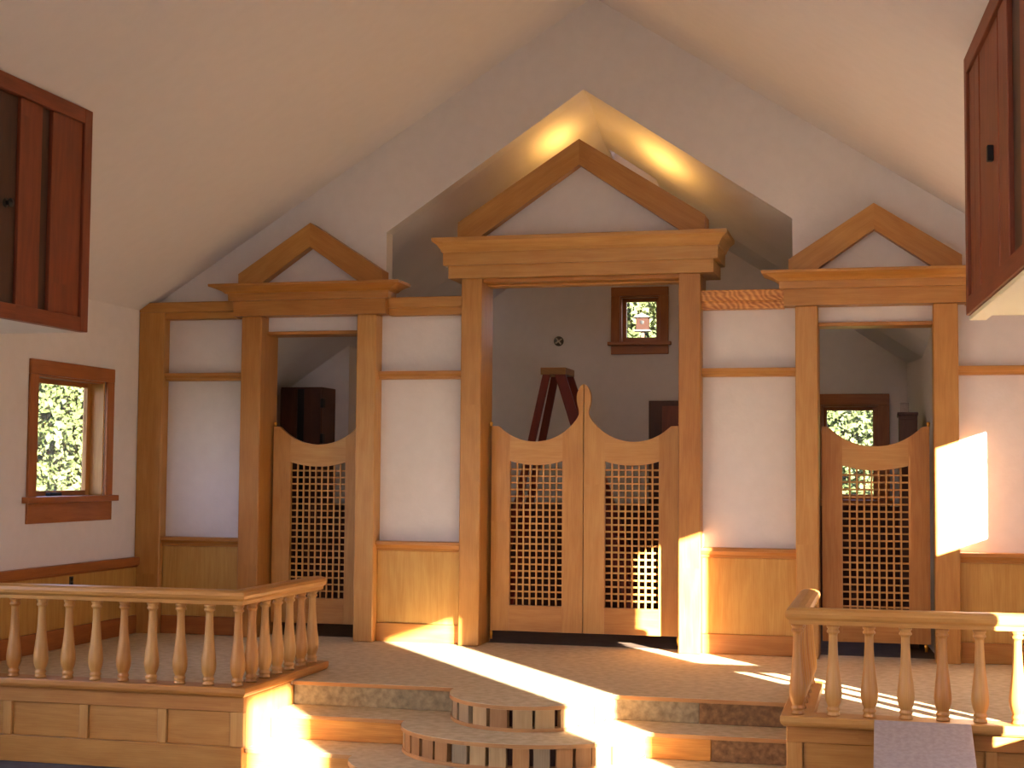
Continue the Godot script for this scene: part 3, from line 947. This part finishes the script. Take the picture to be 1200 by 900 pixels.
# ---------------------------------------------------------------- left wall
func left_wall_details() -> void:
	var w := setting("window_1", "fir-framed window with deep reveal in the left wall")
	var x := LEFT
	var z0 := 0.56
	var z1 := 1.43
	var y0 := 1.0
	var y1 := 1.79
	var t := 0.095
	bar("casing", Vector3(x, y0, z0 - t), Vector3(x + 0.02, y1, z0), M.fir, w)
	bar("casing", Vector3(x, y0, z1), Vector3(x + 0.02, y1, z1 + t), M.fir, w)
	bar("head_casing", Vector3(x, y1, z0 - t), Vector3(x + 0.022, y1 + t, z1 + t), M.fir, w)
	bar("sill", Vector3(x - 0.1, y0 - 0.04, z0 - t - 0.04), Vector3(x + 0.05, y0, z1 + t + 0.04), M.fir, w)
	bar("apron", Vector3(x, 0.828, z0 - t), Vector3(x + 0.018, y0 - 0.041, z1 + t), M.fir, w)
	for z in [z0, z1 - 0.014]:
		bar("jamb", Vector3(x - 0.15, y0, z), Vector3(x - 0.001, y1, z + 0.014), M.maple3, w)
	bar("jamb", Vector3(x - 0.15, y1 - 0.014, z0 + 0.014), Vector3(x - 0.001, y1, z1 - 0.014), M.fir, w)
	var a := x - 0.135
	var b := x - 0.10
	var s := 0.05
	bar("sash", Vector3(a, y0, z0 + 0.014), Vector3(b, y1 - 0.014, z0 + 0.014 + s), M.maple2, w)
	bar("sash", Vector3(a, y0, z1 - 0.014 - s), Vector3(b, y1 - 0.014, z1 - 0.014), M.maple2, w)
	bar("sash", Vector3(a, y1 - 0.014 - s * 0.6, z0 + 0.014 + s), Vector3(b, y1 - 0.014, z1 - 0.014 - s), M.fir, w)
	bar("sash", Vector3(a, y0, z0 + 0.014 + s), Vector3(b, y0 + 0.035, z1 - 0.014 - s), M.fir, w)
	bar("pane", Vector3(x - 0.12, y0 + 0.035, z0 + 0.014 + s), Vector3(x - 0.115, y1 - 0.014 - s * 0.6, z1 - 0.014 - s), M.glass, w, Vector3.ZERO, 0.0)
	bar("crank", Vector3(x - 0.095, y0 + 0.001, 1.0), Vector3(x - 0.055, y0 + 0.022, 1.14), M.black, w)
	# wainscot on the side wall
	var o := Vector3(x, 0, 1.3)
	var wn := thing("wainscot", "honey plywood wainscot on the left wall under the window", "wainscot", o, "wainscot of the side wall")
	bar("panel", Vector3(0.001, 0.13, -1.2), Vector3(0.022, 0.49, 1.22), M.ply, wn, Vector3.UP)
	bar("baseboard", Vector3(0.001, 0.001, -1.2), Vector3(0.034, 0.13, 1.22), M.fir, wn)
	bar("chair_rail", Vector3(0.001, 0.49, -1.2), Vector3(0.05, 0.548, 1.22), M.fir, wn)
	bar("rail_bead", Vector3(0.001, 0.475, -1.2), Vector3(0.035, 0.489, 1.22), M.fir, wn)
	var ot := thing("wall_outlet", "small grey outlet on the left wall wainscot", "outlet", Vector3(x + 0.022, 0.43, 0.99))
	bar("plate", Vector3(0.0, -0.035, -0.022), Vector3(0.006, 0.035, 0.022), M.steel, ot)
	for y in [-0.016, 0.016]:
		bar("socket", Vector3(0.006, y - 0.01, -0.012), Vector3(0.009, y + 0.01, 0.012), M.black, ot)
	# grey sheet leaning on the right platform front
	var sh := thing("building_board", "grey building board sloping from the right platform edge towards the camera", "board", Vector3(2.17, 0.042, 2.792))
	sh.rotation.x = 0.27
	bar("board", Vector3(-0.215, 0.0, 0.0), Vector3(0.215, 0.012, 0.95), M.sheet, sh)
	var cr := thing("support_box", "low wooden box carrying the front of the grey building board", "box", Vector3(2.17, -0.4, 3.55))
	bar("body", Vector3(-0.2, 0.0, -0.1), Vector3(0.2, 0.185, 0.1), M.pine, cr)
	bar("lid", Vector3(-0.21, 0.186, -0.11), Vector3(0.21, 0.20, 0.0), M.pine, cr)

# ---------------------------------------------------------------- things behind the screen
func behind() -> void:
	# stepladder seen from the side
	var lad := thing("stepladder", "reddish brown wooden stepladder behind the central doors", "ladder", Vector3(-0.5, -0.02, -1.5), "")
	var top := Vector3(0, 2.02, 0)
	bar("top_cap", Vector3(-0.10, 1.965, -0.17), Vector3(0.10, 2.02, 0.17), M.block_b, lad)
	for side in [-1, 1]:
		for q in [[-0.055, -0.47, 0.06, "rear_leg"], [0.055, 0.70, 0.085, "rail"]]:
			var st := tool(Vector3.UP)
			var a := Vector2(q[0], 1.965)
			var b := Vector2(q[1], 0.0)
			var hw: float = q[2] * 0.5
			extrude(st, [b - Vector2(hw, 0), b + Vector2(hw, 0), a + Vector2(hw, 0), a - Vector2(hw, 0)], func(p, tt): return Vector3(p.x, p.y, tt + side * (0.15 + (1.965 - p.y) * 0.05)), -0.012, 0.012)
			part(q[3], st, M.ladder, lad)
	for i in range(1, 6):
		var y := 1.965 - i * 0.32
		var x := lerpf(0.055, 0.70, (1.965 - y) / 1.965)
		var hz := 0.138 + (1.965 - y) * 0.05
		bar("step", Vector3(x - 0.045, y, -hz), Vector3(x + 0.045, y + 0.02, hz), M.ladder, lad)
	# cupboard against the back wall
	var cup := thing("cupboard", "brown wooden cupboard against the altar back wall", "cupboard", Vector3(0.5, -0.02, -2.449))
	bar("carcass", Vector3(-0.415, 0.0, 0.0), Vector3(0.415, 1.81, 0.05), M.brown, cup, Vector3.UP)
	for q in [[-0.30, -0.005], [0.005, 0.30]]:
		bar("door", Vector3(q[0], 0.12, 0.05), Vector3(q[1], 1.765, 0.07), M.cedar, cup, Vector3.UP)
	# electrical box on the back wall
	var jb := thing("junction_box", "round electrical box on the altar back wall", "fixture", Vector3(-0.70, 2.305, -2.45))
	var st := tool()
	lathe(st, [Vector2(0.0, 0.004), Vector2(0.036, 0.004), Vector2(0.037, 0.012), Vector2(0.042, 0.012), Vector2(0.042, 0.0)].duplicate(), 20, Vector3.ZERO, Basis(Vector3.RIGHT, PI / 2))
	part("ring", st, M.steel, jb)
	for a in [0.6, -0.9]:
		st = tool()
		box(st, Vector3(-0.034, -0.006, 0.008), Vector3(0.034, 0.006, 0.016), 0.002)
		var b := part("strap", st, M.white, jb)
		b.rotation.z = a
	# dark wardrobe behind the left side door
	var wd := thing("wardrobe", "dark brown wardrobe behind the left side door", "wardrobe", Vector3(-2.33, -0.02, -0.88))
	bar("carcass", Vector3(-0.20, 0.0, -0.168), Vector3(0.14, 1.845, 0.12), M.brown, wd, Vector3.UP)
	bar("door", Vector3(-0.195, 0.05, 0.12), Vector3(-0.06, 1.83, 0.14), M.brown, wd, Vector3.UP)
	bar("door", Vector3(0.0, 0.05, 0.12), Vector3(0.135, 1.83, 0.14), M.brown, wd, Vector3.UP)
	bar("gap_shade", Vector3(-0.058, 0.05, 0.12), Vector3(-0.002, 1.83, 0.124), M.black, wd, Vector3.UP)  # black strip stands in for the shade in the gap between the doors
	for y in [1.45, 1.72]:
		bar("hinge", Vector3(0.136, y - 0.035, 0.10), Vector3(0.16, y + 0.035, 0.145), M.black, wd)
	# cabinet by the right altar wall
	var sb := thing("cabinet", "dark narrow cabinet behind the right side door", "cabinet", Vector3(2.16, -0.002, -0.9))
	bar("carcass", Vector3(-0.06, 0.0, -0.25), Vector3(0.065, 1.60, 0.22), M.brown, sb, Vector3.UP)
	bar("door", Vector3(-0.055, 0.06, 0.22), Vector3(0.06, 1.57, 0.238), M.brown, sb, Vector3.UP)
	bar("top", Vector3(-0.07, 1.60, -0.26), Vector3(0.07, 1.62, 0.245), M.brown, sb)
	var cb := thing("carton", "small pale carton on the dark cabinet behind the right side door", "box", Vector3(2.14, 1.618, -0.9))
	bar("body", Vector3(-0.03, 0.0, -0.06), Vector3(0.03, 0.07, 0.06), M.sheet, cb)
	bar("flap", Vector3(-0.031, 0.07, -0.061), Vector3(0.031, 0.074, 0.061), M.sheet, cb)
	# two lamps standing on the back of the central cornice, hidden behind its pediment
	for q in [[-0.17, 3.43, -0.33, "left"], [0.36, 3.22, -0.38, "right"]]:
		var lp := thing("uplight", "bare bulb lamp behind the %s slope of the central pediment" % q[3], "lamp", Vector3(q[0], 2.791, -0.2), "lamps behind the pediment")
		var h: float = q[1] - 2.79
		st = tool()
		var lean := Basis(Vector3.RIGHT, atan2(q[2] + 0.2, h))
		lathe(st, [Vector2(0.0, 0.0), Vector2(0.05, 0.0), Vector2(0.05, 0.01), Vector2(0.008, 0.016)], 14)
		lathe(st, [Vector2(0.008, 0.01), Vector2(0.008, h - 0.09), Vector2(0.018, h - 0.085), Vector2(0.018, h - 0.035), Vector2(0.0, h - 0.034)], 14, Vector3.ZERO, lean)
		part("stand", st, M.brass, lp)
		st = tool()
		lathe(st, [Vector2(0.0, h - 0.036), Vector2(0.013, h - 0.034), Vector2(0.016, h - 0.02), Vector2(0.028, h + 0.004), Vector2(0.03, h + 0.02), Vector2(0.024, h + 0.038), Vector2(0.0, h + 0.048)], 16, Vector3.ZERO, lean)
		var bulb_mat := plain(Color(1, 0.9, 0.7), 0.4)
		bulb_mat.emission_enabled = true
		bulb_mat.emission = Color(1.0, 0.72, 0.32)
		bulb_mat.emission_energy_multiplier = 0.5
		part("bulb", st, bulb_mat, lp)
		var li := SpotLight3D.new()
		li.name = "bulb_light"
		li.position = lean * Vector3(0, h + 0.015, 0)
		li.light_color = Color(1.0, 0.76, 0.38)
		li.light_energy = 0.014 if q[0] < 0.0 else 0.03
		li.light_size = 0.03
		li.spot_angle = 78.0
		li.spot_angle_attenuation = 1.0
		li.spot_range = 15.0
		li.spot_attenuation = 2.0
		li.shadow_enabled = true
		li.look_at_from_position(li.position, li.position + Vector3(-0.62 if q[0] < 0.0 else 0.5, 0.78, -0.12 if q[0] < 0.0 else 0.0), Vector3.BACK)
		lp.add_child(li)
		var all := OmniLight3D.new()
		all.name = "bulb_glow"
		all.position = li.position
		all.light_color = li.light_color
		all.light_energy = 0.008 if q[0] < 0.0 else 0.014
		all.light_size = 0.03
		all.omni_range = 15.0
		all.omni_attenuation = 2.0
		all.shadow_enabled = true
		lp.add_child(all)

# ---------------------------------------------------------------- outdoors
func outside() -> void:
	var st := tool()
	box(st, Vector3(-60, -1.2, -60), Vector3(60, -0.9, 60), 0.0)
	var g := part("ground", st, M.grass)
	g.set_meta("kind", "structure")
	var spots := [[Vector3(-17.0, -0.9, -20.5), 3.6, 7.0, "bushy tree seen through the left wall window"],
		[Vector3(-21.5, -0.9, -23.0), 3.8, 7.5, "leafy tree beyond the left wall window, further from the camera"],
		[Vector3(-2.0, -0.9, -12.0), 2.4, 5.6, "leafy tree left behind the small altar window"],
		[Vector3(2.6, -0.9, -11.0), 2.2, 3.0, "sunlit shrub seen through the right doorway window"],
		[Vector3(0.2, -0.9, -17.0), 3.0, 6.5, "tall tree far behind the small altar window"]]
	birdhouse(Vector3(-0.87, 2.93, -8.0))
	for i in spots.size():
		tree(spots[i][0], spots[i][1], spots[i][2], spots[i][3], i)

func birdhouse(at: Vector3) -> void:
	var t := thing("birdhouse", "small brown birdhouse with pale roof outside the small altar window", "birdhouse", at)
	bar("post", Vector3(-0.02, -3.83, -0.02), Vector3(0.02, -0.02, 0.02), M.bark, t)
	bar("body", Vector3(-0.075, 0.0, -0.06), Vector3(0.075, 0.15, 0.06), M.barn_red, t)
	var st := tool()
	prism(st, [Vector2(-0.11, 0.15), Vector2(0.11, 0.15), Vector2(0.0, 0.205)], -0.09, 0.09)
	part("roof", st, M.shingle, t)
	bar("floor_board", Vector3(-0.10, -0.02, -0.08), Vector3(0.10, 0.0, 0.08), M.shingle, t)
	st = tool()
	lathe(st, [Vector2(0.025, 0.0), Vector2(0.025, 0.004), Vector2(0.0, 0.004)], 12, Vector3(0, 0.09, 0.06), Basis(Vector3.RIGHT, PI / 2))
	part("entrance", st, M.black, t)

func tree(at: Vector3, r: float, h: float, label: String, k: int) -> void:
	var t := thing("tree", label, "tree", at, "trees outside the windows")
	var st := tool()
	lathe(st, [Vector2(0.16, 0.0), Vector2(0.12, h * 0.3), Vector2(0.08, h * 0.6), Vector2(0.02, h * 0.95)], 10)
	part("trunk", st, M.bark, t)
	var rg := RandomNumberGenerator.new()
	rg.seed = 300 + k
	# one spray of leaves
	st = tool()
	for i in 14:
		var dir := Vector3(rg.randf_range(-1, 1), rg.randf_range(-0.6, 1), rg.randf_range(-1, 1)).normalized()
		var c := dir * rg.randf_range(0.03, 0.16)
		var side := dir.cross(Vector3(rg.randf(), rg.randf(), rg.randf())).normalized() * 0.028
		var tip := c + dir * 0.09 + Vector3.DOWN * 0.015
		var mid := c + dir * 0.045 + side.cross(dir) * 0.3
		face(st, [c, mid - side, mid + side])
		face(st, [tip, mid + side, mid - side])
	var mesh := st.commit()
	var mm := MultiMesh.new()
	mm.transform_format = MultiMesh.TRANSFORM_3D
	mm.use_colors = true
	mm.mesh = mesh
	mm.instance_count = 14000
	var blobs := []
	for i in 16:
		blobs.append([Vector3(rg.randf_range(-0.7, 0.7) * r, rg.randf_range(0.15, 0.9) * h, rg.randf_range(-0.7, 0.7) * r), rg.randf_range(0.35, 0.6) * r])
	for i in 14000:
		var b: Array = blobs[rg.randi() % blobs.size()]
		var d := Vector3(rg.randfn(), rg.randfn(), rg.randfn()).normalized()
		var p: Vector3 = b[0] + d * b[1] * pow(rg.randf(), 0.25)
		p.y = maxf(p.y, 0.1)
		var sc := rg.randf_range(0.8, 1.6) * r / 2.4
		mm.set_instance_transform(i, Transform3D(Basis(Vector3(rg.randfn(), rg.randfn(), rg.randfn()).normalized(), rg.randf() * TAU).scaled(Vector3.ONE * sc), p))
		mm.set_instance_color(i, Color(0.05, 0.075, 0.025).lerp(Color(0.105, 0.13, 0.055), rg.randf()))
	var f := MultiMeshInstance3D.new()
	f.name = "foliage"
	f.multimesh = mm
	var lm := plain(Color(1, 1, 1), 0.7)
	lm.metallic_specular = 0.18
	lm.vertex_color_use_as_albedo = true
	lm.backlight_enabled = true
	lm.backlight = Color(0.08, 0.11, 0.03)
	f.material_override = lm
	f.set_meta("kind", "stuff")
	t.add_child(f)
